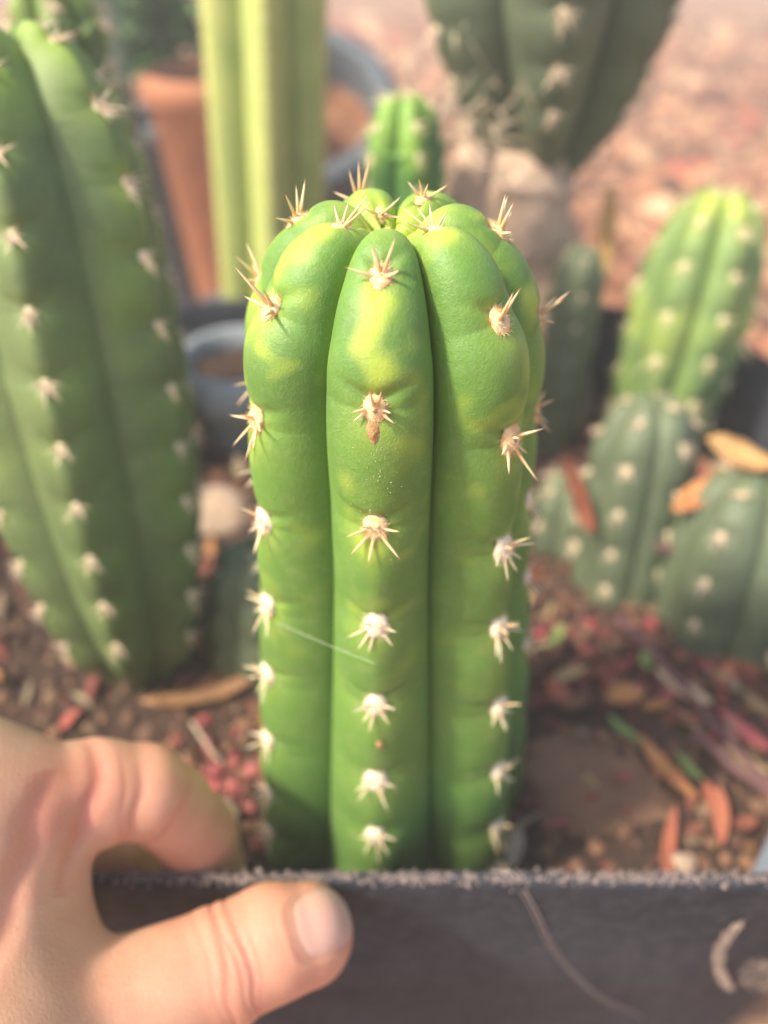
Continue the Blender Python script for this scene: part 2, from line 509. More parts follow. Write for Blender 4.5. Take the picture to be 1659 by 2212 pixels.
# crumbs of dry soil along the near rim
n2 = 3600
x2 = rng.uniform(-12, 12, n2)
dens = .5 + .5 * np.sin(x2 * 2.1) * np.sin(x2 * .83 + 1)
keep = rng.random(n2) < (.35 + .65 * dens); x2 = x2[keep]
ry = np.where(np.abs(x2) < 8.4, RIM_Y, RIM_Y + POT_R - np.sqrt(np.maximum(POT_R ** 2 - (np.abs(x2) - 8.4) ** 2, 0)))
pos = np.stack([x2, ry + .17 + rng.normal(0, .08, len(x2)), RIM_Z + .01 + rng.uniform(-.03, .04, len(x2))], 1)
crumbs('soil_crust', pos, rng.uniform(.01, .042, len(x2)) * (1 + .5 * (rng.random(len(x2)) > .93)), None, M_DUST, 1.0, parent=pot, label='dry crumbs of soil stuck along the rim')

# soil in the pot
ring = pot_ring(0, SOIL); c0 = np.array([0, (RIM_Y + POT_BACK) / 2, SOIL])
cs = np.linspace(.01, 1, 60); SV = []
for s in cs:
    d = ring - c0
    SV.append(c0 + d * np.array([(POT_X - .35) / POT_X, (16.15 - .35) / 16.15, 1]) * s)
SV = np.concatenate(SV)
def soil_h(p):
    return .35 * wob(np.atleast_2d(p) * np.array([1, 1, 0]), .45, 21, 4) + .25 * wob(np.atleast_2d(p) * np.array([1, 1, 0]), .16, 4, 2)
SV[:, 2] = SOIL + soil_h(SV)
soil = obj('soil', SV, grid_faces(len(cs), ringn, True), M_SOIL, origin=c0)
tag(soil, 'dark brown potting soil inside the black pot', 'soil', kind='structure')

def scatter_pot(n_, x0, x1, y0, y1):
    p = np.stack([rng.uniform(x0, x1, n_), rng.uniform(y0, y1, n_), np.zeros(n_)], 1)
    hx, hy = POT_X - 1.2, 16.15 - 1.2
    dx = np.maximum(np.abs(p[:, 0]) - (hx - 10.5), 0); dy = np.maximum(np.abs(p[:, 1] - c0[1]) - (hy - 10.5), 0)
    p = p[np.hypot(dx, dy) < 10.5]
    p[:, 2] = SOIL + soil_h(p)
    return p
PAL_S = [(.13, .07, .045), (.20, .11, .065), (.10, .052, .034), (.26, .13, .07), (.24, .075, .05), (.26, .16, .09), (.16, .075, .055), (.07, .036, .026)]
p = scatter_pot(5200, -19, 19, 8.5, 39)
crumbs('soil_crumbs', p + [0, 0, .05], rng.uniform(.06, .30, len(p)) ** 1.0, PAL_S, label='brown and rusty crumbs and bark chips strewn on the potting soil', cat='bark chips')
PAL_P = [(.40, .07, .08), (.26, .06, .06), (.42, .12, .11), (.22, .07, .05), (.28, .13, .08)]
pp = []
for (px, py, sp_, k) in ((480, 1640, 45, 40), (510, 1720, 30, 24), (1240, 1370, 60, 40), (1370, 1440, 40, 16), (1300, 1460, 60, 18), (1570, 1560, 70, 26), (1640, 1440, 40, 22), (1480, 1440, 60, 18)):
    for _ in range(k):
        q = on_level(px + rng.normal(0, sp_), py + rng.normal(0, sp_), SOIL)
        q[2] += float(soil_h(q)[0]) + .15; pp.append(q)
crumbs('berry_husks', np.array(pp), rng.uniform(.06, .24, len(pp)), PAL_P, label='pinkish red dry husks lying in drifts on the potting soil', cat='husks')

# ---------------------------------------------------------------- areoles and spines
def wool_mesh(name, mat, r=.2, fibres=260, seed=0):
    r_ = np.random.default_rng(seed)
    nu, nv = 7, 12; V = []
    for i in range(nu):
        a = i / (nu - 1) * math.pi * .55
        for j in range(nv):
            t = j / nv * 6.283
            V.append([r * math.sin(a) * math.cos(t) * .85, r * math.sin(a) * math.sin(t) * 1.1, r * .5 * math.cos(a) + .01])
    V = np.array(V); V += r_.normal(0, r * .06, V.shape)
    F = grid_faces(nu, nv, True).tolist()
    V = V.tolist()
    for _ in range(fibres):
        a = math.acos(1 - r_.random() * .95); t = r_.uniform(0, 6.283)
        base = np.array([r * math.sin(a) * math.cos(t) * .8, r * math.sin(a) * math.sin(t) * 1.05, r * .45 * math.cos(a)])
        d = norm(np.array([math.sin(a) * math.cos(t), math.sin(a) * math.sin(t), .55 * math.cos(a) + .25]) + r_.normal(0, .45, 3))
        s = norm(np.cross(d, r_.normal(size=3))) * r * .022
        k = len(V); l = r * r_.uniform(.25, .6)
        V += [(base - s).tolist(), (base + s).tolist(), (base + d * l).tolist()]
        F.append([k, k + 1, k + 2])
    return make_mesh(name, np.array(V) * S, F, mat)

def spine_geo(l=1.0, r=.05, bend=.06, n=6, m=6, seed=0):
    r_ = np.random.default_rng(seed); ph = r_.uniform(0, 6.28); V = []
    for i in range(m):
        t = i / (m - 1); rr = r * (1 - t) ** .75 + .0015
        cx = bend * t * t * math.cos(ph); cy = bend * t * t * math.sin(ph)
        for j in range(n):
            a = j / n * 6.283; V.append([cx + rr * math.cos(a), cy + rr * math.sin(a), t * l])
    return np.array(V), grid_faces(m, n, True).tolist()

WOOL = [wool_mesh('wool', M_WOOL, .2, 300, s) for s in range(4)]
WOOLP = [wool_mesh('wool_pale', M_WOOLP, .22, 160, s + 9) for s in range(3)]
SPY = [make_mesh('spine', spine_geo(seed=s, r=.06)[0] * S, spine_geo(seed=s)[1], M_SPY) for s in range(4)]
SPO = [make_mesh('spine_old', spine_geo(seed=s + 9, r=.055)[0] * S, spine_geo(seed=s)[1], M_SPO) for s in range(4)]

def sdir(az, el):
    a, e = math.radians(az), math.radians(el)
    return np.array([-math.sin(a) * math.cos(e), math.cos(a) * math.cos(e), math.sin(e)])
YOUNG = [(4, 62, .52), (38, 48, .55), (-36, 52, .50), (95, 34, .42), (-100, 38, .40), (12, 84, .34), (175, 45, .24)]
MATURE = [(182, 30, .50), (146, 30, .46), (-140, 28, .48), (98, 32, .42), (-84, 32, .44), (40, 48, .32), (-38, 52, .36)]

def rot_to(d):
    d = norm(d); h = np.array([1.0, 0, 0]) if abs(d[0]) < .8 else np.array([0, 1.0, 0])
    x = norm(np.cross(h, d)); y = np.cross(d, x); return np.stack([x, y, d], 1)

def cluster_mesh(name, mat, dirs, seed):
    r_ = np.random.default_rng(seed); V, F = [], []
    for az, el, l in dirs:
        v, f = spine_geo(seed=seed, n=4, m=3, r=.065, bend=.08)
        R = rot_to(sdir(az + r_.uniform(-12, 12), el + r_.uniform(-8, 8)))
        v = v * l * r_.uniform(.9, 1.6); v = v @ R.T
        k = sum(len(q) for q in V); V.append(v); F += [[a + k for a in q] for q in f]
    return make_mesh(name, np.vstack(V) * S, F, mat)
m, n, b = nt('spine_cluster_cream')
b.inputs['Base Color'].default_value = (.82, .64, .44, 1); b.inputs['Roughness'].default_value = .5
M_SPC = m
m, n, b = nt('spine_cluster_lemon')
b.inputs['Base Color'].default_value = (.74, .66, .34, 1); b.inputs['Roughness'].default_value = .5
M_SPL = m
FAN = MATURE + [(170, 40, .4), (125, 50, .4), (-120, 45, .42), (70, 40, .35), (-60, 42, .35)]
CLU = [cluster_mesh('spine_cluster', M_SPC, FAN, s) for s in range(4)]
CLUL = [cluster_mesh('spine_cluster_lemon', M_SPL, MATURE, s) for s in range(3)]

# ---------------------------------------------------------------- cactus bodies
class Cactus:
    """ribbed stem: a crest curve (radius, height) is swept round the axis, valleys cut in between the ribs"""
    def __init__(s, base, top, prof, nrib, ang0, areoles, valley=.27, sharp=2.0, lobe=1.7, scal=.10, crease=.10, flat=False):
        s.flat = flat
        # prof: crest curve from the growing point down: (r, height above base measured along axis)
        s.base = np.asarray(base, float); s.top = np.asarray(top, float)
        s.H = np.linalg.norm(s.top - s.base); s.ax = norm(s.top - s.base)
        s.X = norm(np.cross([0, 1, 0], s.ax)) if abs(s.ax[1]) < .9 else norm(np.cross([1, 0, 0], s.ax))
        s.Yv = np.cross(s.ax, s.X)
        c = smooth_path(np.array([[r, h, 0] for r, h in prof]), 24)[:, :2]
        seg = np.r_[0, np.cumsum(np.linalg.norm(np.diff(c, axis=0), axis=1))]
        s.L = seg[-1]; s.tt = np.linspace(0, s.L, 900)
        s.r = np.interp(s.tt, seg, c[:, 0]); s.h = np.interp(s.tt, seg, c[:, 1])
        k = np.ones(15) / 15
        dr = np.gradient(s.r, s.tt); dh = np.gradient(s.h, s.tt)
        nr, nh = -dh, dr
        nr = np.convolve(np.pad(nr, 7, 'edge'), k, 'valid'); nh = np.convolve(np.pad(nh, 7, 'edge'), k, 'valid')
        q = np.hypot(nr, nh); s.nr, s.nh = nr / q, nh / q
        s.n = nrib; s.a0 = ang0; s.valley, s.sharp, s.lobe = valley, sharp, lobe
        s.scal, s.crease = scal, crease
        s.R = s.r.max(); s.ar = areoles      # list per rib of positions along the crest
    def surf(s, k, phi, t):
        """k rib index, phi -1..1 across it, t along the crest curve"""
        r = np.interp(t, s.tt, s.r); h = np.interp(t, s.tt, s.h)
        nr = np.interp(t, s.tt, s.nr); nh = np.interp(t, s.tt, s.nh)
        wl = ((t - 2.0) / 6.0).clip(0, 1) if s.flat else 0.0
        sh = s.sharp + (1.5 - s.sharp) * wl; lb = s.lobe + (1.25 - s.lobe) * wl
        P = (1 - np.abs(phi) ** sh).clip(0) ** (1 / lb)
        dv = np.minimum(s.valley * s.R * (.8 + .2 * (r / s.R)), .36 * r + .03)
        off = -dv * (1 - P)
        ar = s.ar[k]
        if len(ar):
            A = np.asarray(ar, float)
            e = np.r_[-.6, A, A[-1] + (A[-1] - A[-2] if len(A) > 1 else 2.0)]
            i = np.clip(np.searchsorted(e, t) - 1, 0, len(e) - 2)
            fr = ((t - e[i]) / (e[i + 1] - e[i])).clip(0, 1)
            ln = np.minimum(e[i + 1] - e[i], 2.2) / 2.2
            off = off + s.scal * ln * (np.sin(math.pi * fr ** .85) ** .9 - .35) * P ** 1.5
            w = .13
            for a in A:
                tc = a - .16 - .55 * np.abs(phi)
                off = off - s.crease * np.exp(-((t - tc) / w) ** 2) * np.exp(-(phi / .42) ** 2)
                off = off - s.crease * .6 * np.exp(-((t - a) / .28) ** 2) * np.exp(-(phi / .22) ** 2)
        th = math.radians(s.a0) + (k * 2 + phi) * math.pi / s.n
        rr = (r + nr * off).clip(.01); hh = h + nh * off
        # direction: angle 0 looks to -Y (towards the camera), growing to the right
        dx, dy = np.sin(th), -np.cos(th)
        return s.base + rr[..., None] * (dx[..., None] * s.X + dy[..., None] * s.Yv) + hh[..., None] * s.ax
    def mesh(s, name, mat, parent, nphi=25, nt=260, halo_noise=.5, seed=1, bf=1.5, bth=.05, bdec=.6, tip=2.0, age0=.0, age1=.6, agelen=None):
        u = np.linspace(-1, 1, nphi)[:-1]; ph = np.sin(u * math.pi / 2)
        tpos = s.L * np.linspace(0, 1, nt) ** 1.15
        V = np.zeros((nt, s.n * (nphi - 1), 3)); PH = np.zeros((nt, s.n * (nphi - 1))); HA = np.zeros_like(PH); c = 0
        T = np.repeat(tpos[:, None], nphi - 1, 1)
        for k in range(s.n):
            sl = slice(c, c + nphi - 1)
            PHI = np.repeat(ph[None], nt, 0)
            V[:, sl] = s.surf(k, PHI, T)
            PH[:, sl] = PHI
            for a in s.ar[k]:
                HA[:, sl] += .8 * np.exp(-((T - a - .25) / .5) ** 2 - (PHI / .35) ** 2)
            c += nphi - 1
        V = V.reshape(-1, 3); PH = PH.ravel(); TT = np.repeat(tpos, s.n * (nphi - 1))
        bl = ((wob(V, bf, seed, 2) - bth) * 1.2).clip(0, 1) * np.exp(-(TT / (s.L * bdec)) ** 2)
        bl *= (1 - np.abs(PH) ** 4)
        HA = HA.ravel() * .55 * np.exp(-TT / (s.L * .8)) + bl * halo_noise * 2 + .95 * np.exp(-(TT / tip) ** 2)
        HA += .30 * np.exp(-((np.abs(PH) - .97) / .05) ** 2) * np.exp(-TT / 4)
        al = agelen or s.L
        AG = (age0 + (age1 - age0) * (TT / al)).clip(0, 1)
        F = grid_faces(nt, s.n * (nphi - 1), True)[:, ::-1]
        nv = s.n * (nphi - 1)
        return obj(name, V, F.copy(), mat, parent=parent, attrs={'halo': HA.clip(0, 1), 'age': AG})
    def frame_at(s, k, t):
        A = lambda p, q: s.surf(k, np.array([p]), np.array([q]))[0]
        p = A(0, t); tu = norm(A(0, max(t - .35, .02)) - A(0, t + .35)); tv = norm(A(.12, t) - A(-.12, t))
        nn = norm(np.cross(tv, tu)); 
        cen = s.base + s.ax * np.dot(p - s.base, s.ax)
        if np.dot(nn, p - cen) < 0 and abs(np.dot(nn, s.ax)) < .95: nn = -nn
        if np.dot(nn, s.ax) < -.5: nn = -nn
        return p, frame(nn, tu)

def auto_areoles(n, L, first, sp, grow=1.0, stagger=.5, seed=0):
    r_ = random.Random(seed); out = []
    for k in range(n):
        t = first + (k % 2) * sp * stagger + r_.uniform(-.1, .1) * sp; a = []; d = sp
        while t < L - .3:
            a.append(t); t += d * r_.uniform(.9, 1.1); d *= grow
        out.append(a)
    return out

def dress(cx, body_parent, wool, clus, scale=1.0, ribs=None, kmax=None, tmax=None):
    o0 = ORG[body_parent.name]
    for k in range(cx.n):
        if ribs is not None and k not in ribs: continue
        for i, t in enumerate(cx.ar[k]):
            if tmax and t > tmax: break
            p, R = cx.frame_at(k, t)
            a = place('areole', random.choice(wool), body_parent, p - o0, R, scale * .72 * random.uniform(.85, 1.1))
            place('spine_cluster', random.choice(clus), a, (0, 0, .04), None, random.uniform(1.25, 1.65))

# ---------- the main cactus
B0 = np.array([0.2, 12.8, -23.6]); T0 = np.array([0.14, 12.8, -4.2]); H0 = np.linalg.norm(T0 - B0)
mprof = [(.10, H0 - .55), (.30, H0 - .42), (.65, H0 - .12), (1.05, H0 + .02), (1.50, H0 - .08), (1.95, H0 - .42), (2.38, H0 - 1.0), (2.75, H0 - 1.75),
         (2.92, H0 - 2.9), (3.05, H0 - 5.0), (3.24, H0 - 7.5), (3.56, H0 - 10.3), (3.97, H0 - 14.0), (4.26, H0 - 17.5), (4.3, .0)]
# ribs in order from the front one round to the right; distances of the areoles along each crest
MAIN_AR = [[.32, 2.02, 4.09, 6.43, 8.81, 11.07, 13.58, 15.7, 17.81],
           [1.0, 3.03, 5.18, 7.67, 9.84, 12.39, 14.79, 17.29, 19.47],
           [.38, 2.10, 4.02, 6.09, 8.44, 10.91, 13.5, 16.39, 18.9],
           [1.15, 3.0, 5.1, 7.4], [.62, 2.0, 4.1, 6.4],
           [.36, 1.95, 3.46, 5.68, 7.99, 10.99, 13.6, 16.3, 19],
           [1.05, 2.98, 5.06, 7.39, 9.69, 11.92, 14.39, 16.75, 18.75]]
main = thing('cactus', B0, 'fresh green cactus in sharp focus with seven fat rounded ribs and tan spines', 'cactus')
cx = Cactus(B0, T0, mprof, 7, -6, MAIN_AR, valley=.235, sharp=2.5, lobe=1.95, scal=.125, crease=.095, flat=True)
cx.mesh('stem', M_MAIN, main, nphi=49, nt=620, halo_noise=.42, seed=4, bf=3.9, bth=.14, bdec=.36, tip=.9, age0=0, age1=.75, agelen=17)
SHOW = {0: 9, 1: 9, 2: 7, 3: 2, 4: 2, 5: 6, 6: 9}
for k in range(7):
    for i, t in enumerate(MAIN_AR[k][:SHOW[k]]):
        p, R = cx.frame_at(k, t)
        young = t < 4.6
        if t < .5: sz = .45
        elif t < 1.3: sz = .85
        else: sz = 1.18 if young else 1.34
        a = place('areole', random.choice(WOOL if t < 7 else WOOLP), main, p - B0 + R[:, 2] * .02, R, sz * random.uniform(.92, 1.06))
        dirs = YOUNG[:5] if young else MATURE
        if t < .5: dirs = YOUNG[:3]
        if 4 < t < 4.3 and k == 0: dirs = [(12, 40, .42), (-18, 45, .42), (75, 30, .4), (-75, 38, .34), (110, 20, .34), (-115, 20, .3), (0, 75, .3)]
        if k in (3, 5) and not young: dirs = MATURE[:6]
        for az, el, l in dirs:
            d = sdir(az + random.uniform(-13, 13), el + random.uniform(-8, 8))
            if random.random() < .06: continue
            ln = l * random.uniform(.68, 1.25) / sz ** .5 * (1.12 if young else 1.15)
            RR = rot_to(d) @ np.array([[math.cos(q := random.uniform(0, 6.28)), -math.sin(q), 0], [math.sin(q), math.cos(q), 0], [0, 0, 1]])
            mats = SPY if (young or el > 38 or t < 7) else SPO
            th = .66 if young else .58
            place('spine', random.choice(mats), a, d * .08, RR, (th * .9, th * .9, ln))
# the scab under the second areole of the front rib, its dust, and a crumb lower down
def on_crest(k, t, phi=0.0):
    return cx.surf(k, np.array([phi]), np.array([t]))[0]
V = []; nu, nv = 9, 14
p0, R0 = cx.frame_at(0, 4.44)
for i in range(nu):
    for j in range(nv):
        th = j / nv * 6.283; rr = i / (nu - 1)
        y = math.sin(th) * .22 * rr; x = math.cos(th) * .125 * rr * (1 + .9 * y / .27 * .5)
        V.append(p0 + R0 @ np.array([x, y, .035 * (1 - rr ** 2) ** .5 - .022 * rr + .0]))
V = np.array(V); V += (wob(V, 22, 3, 2)[:, None] * .03) * R0[:, 2]
tag(obj('scab', V, grid_faces(nu, nv, True), M_SCAB, parent=main), 'brown dried scab below the second areole of the front rib')
pp = []
for _ in range(90):
    t = 4.7 + abs(random.gauss(0, .8)); ph = random.gauss(.0, .13 + .05 * (t - 4.7)) + .05
    P_ = on_crest(0, t, ph); n_ = norm(P_ - (B0 + np.array([0.1, 0, P_[2] - B0[2]]))); pp.append(P_ + n_ * .004)
crumbs('yellow_dust', np.array(pp), rng.uniform(.003, .011, len(pp)), [(.6, .55, .25), (.5, .42, .2), (.65, .6, .4)], parent=main, label='fine yellowish specks under the scab')
pc, Rc = cx.frame_at(0, 12.15)
v, f = wool_mesh('crumb_tmp', M_SCAB, .1, 20, 3), None
place('dry_bud', v, main, pc - B0 + Rc @ np.array([.12, 0, .0]), Rc, 1.0)
tag(bpy.data.objects['dry_bud'], 'tiny orange dried bud between two areoles of the front rib')

# silk thread across the front
sa = on_crest(6, 9.9, .25) + np.array([0, -.05, 0]); sb = on_crest(0, 9.35, .0) + np.array([0, -.35, 0])
sp_ = smooth_path([sa, (sa + sb) / 2 + [0, 0, -.03], sb], 10)
v, f = tube(sp_, .0035, 5)
tag(obj('silk_thread', v, f, M_SILK), 'hair thin spider silk strung across the front of the sharp green cactus', 'silk')

# ---------------------------------------------------------------- other cacti
def cactus(name, base, top, R, nrib, ang0, first, sp, mat, label, group='cacti standing behind the sharp one', wool=WOOLP, clus=CLU, asc=1.0,
           base_r=None, grow=1.0, dome=None, valley=.3, sharp=1.6, lobe=1.5, scal=.1, hn=.4, tip=2.0, age1=.7, ribs=None, tmax=None, mid=None, ar=None, nt=200, nphi=17, stem=None):
    H = np.linalg.norm(np.asarray(top, float) - base); br = base_r or R; d = dome or 1.0
    prof = [(.05 * R, H - .10 * R * d), (.25 * R, H), (.50 * R, H - .10 * R * d), (.75 * R, H - .42 * R * d), (.92 * R, H - .95 * R * d), (R, H - 2.0 * R * d)]
    if mid:
        prof += mid
    prof += [(br, .0)] if not mid else []
    t = thing(name, base, label, 'cactus', group)
    tmpc = Cactus(base, top, prof, nrib, ang0, [[] for _ in range(nrib)])
    A = ar or auto_areoles(nrib, tmpc.L if not stem else tmpc.L, first, sp, grow, seed=len(label))
    c = Cactus(base, top, prof, nrib, ang0, A, valley=valley, sharp=sharp, lobe=lobe, scal=scal, crease=.08 * min(1, sp / 2))
    c.mesh('stem', mat, t, nphi=nphi, nt=nt, halo_noise=hn, seed=len(label), tip=tip, age1=age1)
    dress(c, t, wool, clus, asc, ribs, tmax=tmax)
    return t, c

# large one at the left
Lb = np.array([-9.1, 17.8, -22.9]); Lt = np.array([-9.6, 22.3, -2.7]); LH = np.linalg.norm(Lt - Lb)
la = [[.8 + .45 * (k % 2) * 1.85 + i * 1.85 for i in range(11)] for k in range(6)]
cactus('cactus', Lb, Lt, 3.4, 6, 8, .8, 2.25, M_LEFT, 'tall dark green cactus filling the left edge, with woolly rib edges',
       asc=1.0, dome=1.15, mid=[(3.45, LH - 9), (3.3, LH - 13), (2.9, LH - 16.5), (2.3, LH - 19), (1.6, 0.6), (1.2, 0)], valley=.22, sharp=1.1, lobe=1.0,
       scal=.16, ar=la, hn=.3, tip=2.2, nphi=25, nt=300)
# pale column behind, with close-set small areoles
cactus('cactus', [-8.0, 47.5, -30], [-5.6, 47.5, 7], 3.7, 6, 8, .6, .85, M_COL, 'tall pale green column with yellowish rib edges, its top cut by the frame',
       asc=.55, valley=.42, sharp=1.2, lobe=1.1, scal=.03, clus=CLUL, hn=.2, tip=3, age1=.2, ribs=(0, 1, 5), wool=WOOLP, nphi=21)
# stout dark one at the top, on a corky foot
Db = np.array([8.2, 37.0, -22.9]); Dt = np.array([6.3, 37.5, 3.5]); DH = np.linalg.norm(Dt - Db)
hz = lambda z: (z + 22.9) / 26.4 * DH
da = [[a + .6 * (k % 2) for a in (4.6, 6.6, 8.6, 10.6, 12.6, 14.4)] for k in range(6)]
td, cd = cactus('cactus', Db, Dt, 5.6, 6, -4, 1.2, 2.4, M_DARK, 'stout dark grey green cactus narrowing to a corky foot, cut by the top edge',
       asc=1.35, dome=.45, mid=[(5.5, hz(-3.6)), (4.8, hz(-5.6)), (3.8, hz(-7.8)), (2.5, hz(-9.6)), (1.7, hz(-10.6)), (1.3, hz(-12)), (1.2, hz(-16)), (1.2, 0)],
       valley=.26, sharp=1.4, lobe=1.3, scal=.12, hn=.1, ar=da, age1=.5, nphi=25, nt=260)
P_ = smooth_path([[6.3, 37.0, -9.0], [6.3, 36.8, -12], [7.7, 36.8, -15.5], [8.4, 36.3, -19], [8.8, 36.0, -23.0]], 16)
v, f = tube(P_, np.interp(np.linspace(0, 1, len(P_)), [0, .12, .3, .7, 1], [2.0, 2.9, 2.7, 2.3, 3.0]), 20)
v = v + (wob(v, 1.2, 7, 3)[:, None]) * .28
tag(obj('corky_foot', v, f, M_BARK, parent=td), 'tan woody corky foot')
# small bright one peeping over the tip of the sharp cactus
cactus('cactus', [.9, 29.6, -22.9], [.7, 29.4, -5.6], 1.55, 5, 20, .4, 1.15, M_SMALL, 'small bright green cactus peeping out just above the sharp cactus',
       asc=.9, valley=.33, sharp=1.3, lobe=1.2, scal=.07, clus=CLUL, hn=.5, tip=1.2, tmax=9)
# light green one at the right
cactus('cactus', [13.6, 31.6, -22.9], [15.0, 34.2, -10.3], 2.75, 7, 10, .55, 2.0, M_RIGHT, 'light green rounded cactus at the right edge dotted with pale woolly spots',
       asc=1.3, base_r=2.2, valley=.24, sharp=1.7, lobe=1.5, scal=.10, clus=CLUL, hn=.5, tip=1.8, dome=1.1, age1=.35, nphi=21)
# low grey-green one in front of it
cactus('cactus', [13.8, 20.2, -23.3], [14.2, 22.0, -16.6], 3.0, 6, 10, 1.0, 1.8, M_DARK, 'dull grey green upright cactus cut by the right edge, below the light green one',
       asc=1.0, base_r=2.8, valley=.16, sharp=1.8, lobe=1.6, scal=.08, hn=.1, dome=.7, age1=.2)
cactus('cactus', [10.1, 22.6, -23.2], [10.5, 25.0, -15.2], 2.1, 6, 25, 1.0, 1.7, M_DARK, 'slimmer grey green upright cactus left of the dull one at the right edge',
       asc=.9, base_r=2.0, valley=.16, sharp=1.8, lobe=1.6, scal=.08, hn=.1, dome=.8, age1=.2)
cactus('cactus', [8.2, 25.2, -23.1], [8.3, 26.2, -19.9], 1.7, 6, 0, .7, 1.5, M_DARK, 'very short grey green cactus half hidden behind the right side of the sharp one',
       asc=1.0, valley=.2, hn=.1, dome=.9, tmax=4)
cactus('cactus', [8.9, 33.0, -22.9], [8.9, 33.2, -12.4], 1.25, 5, 0, .7, 1.6, M_DARK, 'slim dull green cactus stub beside the corky foot of the stout dark cactus',
       asc=.5, valley=.16, sharp=2, hn=.1, tmax=5)
cactus('cactus', [-4.6, 18.7, -23.2], [-4.8, 20.0, -18.3], 2.1, 6, 10, .8, 1.7, M_DARK, 'low olive green cactus tucked between the tall left cactus and the sharp one',
       asc=.55, valley=.12, sharp=2, hn=.1, dome=.9, tmax=2)
# bluish column top left
cactus('cactus', [-22.5, 64, GROUND], [-21.5, 63.5, 4], 2.9, 6, 0, .8, 2.4, M_BLUE, 'pale bluish green column far back at the top left corner behind the tall cactus',
       asc=.9, valley=.3, hn=.1, ribs=(0, 1, 5), tmax=30, age1=0)
cactus('cactus', [-11.0, 30.5, -22.7], [-11.6, 31.2, -2.0], 1.7, 6, 20, .5, 1.5, M_LEFT, 'slender spiny green cactus just behind the right flank of the tall left cactus',
       asc=1.2, valley=.32, hn=.2, tmax=14)

# ---------------------------------------------------------------- background pots
def round_pot(name, base, rtop, rbot, h, mat, label, cat='pot', tilt=0.0, tdir=(0, -1), fill=None, lip=.5, fillmat=None):
    """base = centre of the foot"""
    t = thing(name, base, label, cat)
    pr = [(rbot - .5, .8), (rtop - .55, h - 1.0), (rtop - .35, h - .1), (rtop - .05, h), (rtop + lip * .6, h - .15), (rtop + lip, h - .6), (rtop + lip, h - 1.8),
          (rtop + .05, h - 2.1), (rbot + .1, .3), (rbot, 0)]
    n_ = 56; V = []
    for r, z in pr:
        for j in range(n_):
            a = j / n_ * 6.2832; V.append([r * math.cos(a), r * math.sin(a), z])
    V = np.array(V); F = grid_faces(len(pr), n_, True)
    ax = np.array([tdir[0], tdir[1], 0.0]); ax /= np.linalg.norm(ax)
    rot = np.array(Matrix.Rotation(tilt, 3, Vector((-ax[1], ax[0], 0))))
    b = np.asarray(base, float)
    obj('pot_wall', V @ rot.T + b, F, mat, parent=t)
    k = n_ * (len(pr) - 1)
    obj('pot_base', np.vstack([V[:n_], V[k:]]) @ rot.T + b, [list(range(n_)), list(range(2 * n_ - 1, n_ - 1, -1))], mat, parent=t, smooth=False)
    if fill:
        rr = np.linspace(.02, 1, 16) * (rtop - .75); G = []
        for r in rr:
            for j in range(n_):
                a = j / n_ * 6.2832; G.append([r * math.cos(a), r * math.sin(a), h - fill])
        G = np.array(G); G[:, 2] += .5 * wob(G, .8, 3)
        obj('pot_soil', G @ rot.T + b, grid_faces(16, n_, True), fillmat or M_SOIL, parent=t)
    return t
round_pot('terracotta_pot', [-12.8, 64.5, GROUND], 5.2, 3.4, 25.5, M_TERRA, 'terracotta pot standing in the background left of the pale column', fill=2)
round_pot('plant_pot', [-7.6, 80, GROUND + 2.5], 7.6, 6.0, 24, M_RINGP, 'tilted slate grey pot half hidden behind the pale column, red soil showing inside', tilt=.55, fill=4, fillmat=M_GROUND, lip=1.2)
round_pot('plant_pot', [-20.6, 76, GROUND], 4.6, 3.4, 20, M_POT2, 'dark grey pot holding the leafy plant in the top left background', fill=2)
round_pot('plant_pot', [-8.1, 48.0, GROUND], 6.2, 4.8, 13, M_POT2, 'grey pot holding the pale column, hidden low behind the black pot', fill=1.5)
round_pot('plant_pot', [-7.4, 34.4, SOIL], 3.1, 2.7, 4.6, M_POTL, 'small pale grey pot standing inside the black pot between the left and the sharp cactus', fill=.8)
# leafy plant
pl = thing('leafy_plant', [-20.6, 76, -17.5], 'dark green leafy plant in the grey pot at the top left background', 'plant')
P_ = smooth_path([[-20.6, 76, -18], [-20.6, 76, -8], [-20.3, 76, 2]], 8)
v, f = tube(P_, .4, 8); obj('plant_stem', v, f, M_STEM, parent=pl)
def leaf_geo(l, w, curl=.3, fold=.15, nu=9, nv=5, seed=0, thick=.0):
    r_ = random.Random(seed); V = []
    for i in range(nu):
        t = i / (nu - 1); ww = w * math.sin(math.pi * min(1, t * .97 + .03)) ** .75
        for j in range(nv):
            s_ = (j / (nv - 1) - .5) * 2
            V.append([s_ * ww / 2, (t - .5) * l, curl * l * (t - .5) ** 2 * 1.5 + fold * ww * abs(s_) + r_.uniform(-.02, .02) * w])
    V = np.array(V); F = grid_faces(nu, nv).tolist()
    if thick:
        W = V - [0, 0, thick]; k = len(V)
        F2 = [[a + k for a in q[::-1]] for q in F]
        rim_ = [j for j in range(nv)] + [i * nv + nv - 1 for i in range(1, nu)] + [(nu - 1) * nv + j for j in range(nv - 2, -1, -1)] + [i * nv for i in range(nu - 2, 0, -1)]
        F3 = [[rim_[q], rim_[(q + 1) % len(rim_)], rim_[(q + 1) % len(rim_)] + k, rim_[q] + k][::-1] for q in range(len(rim_))]
        V = np.vstack([V, W]); F = F + F2 + F3
    return V, F
lg = [make_mesh('leaf', leaf_geo(5.2, 2.4, .4, .2, seed=s)[0] * S, leaf_geo(5.2, 2.4, seed=s)[1], M_GREEN) for s in range(3)]
r_ = np.random.default_rng(5)
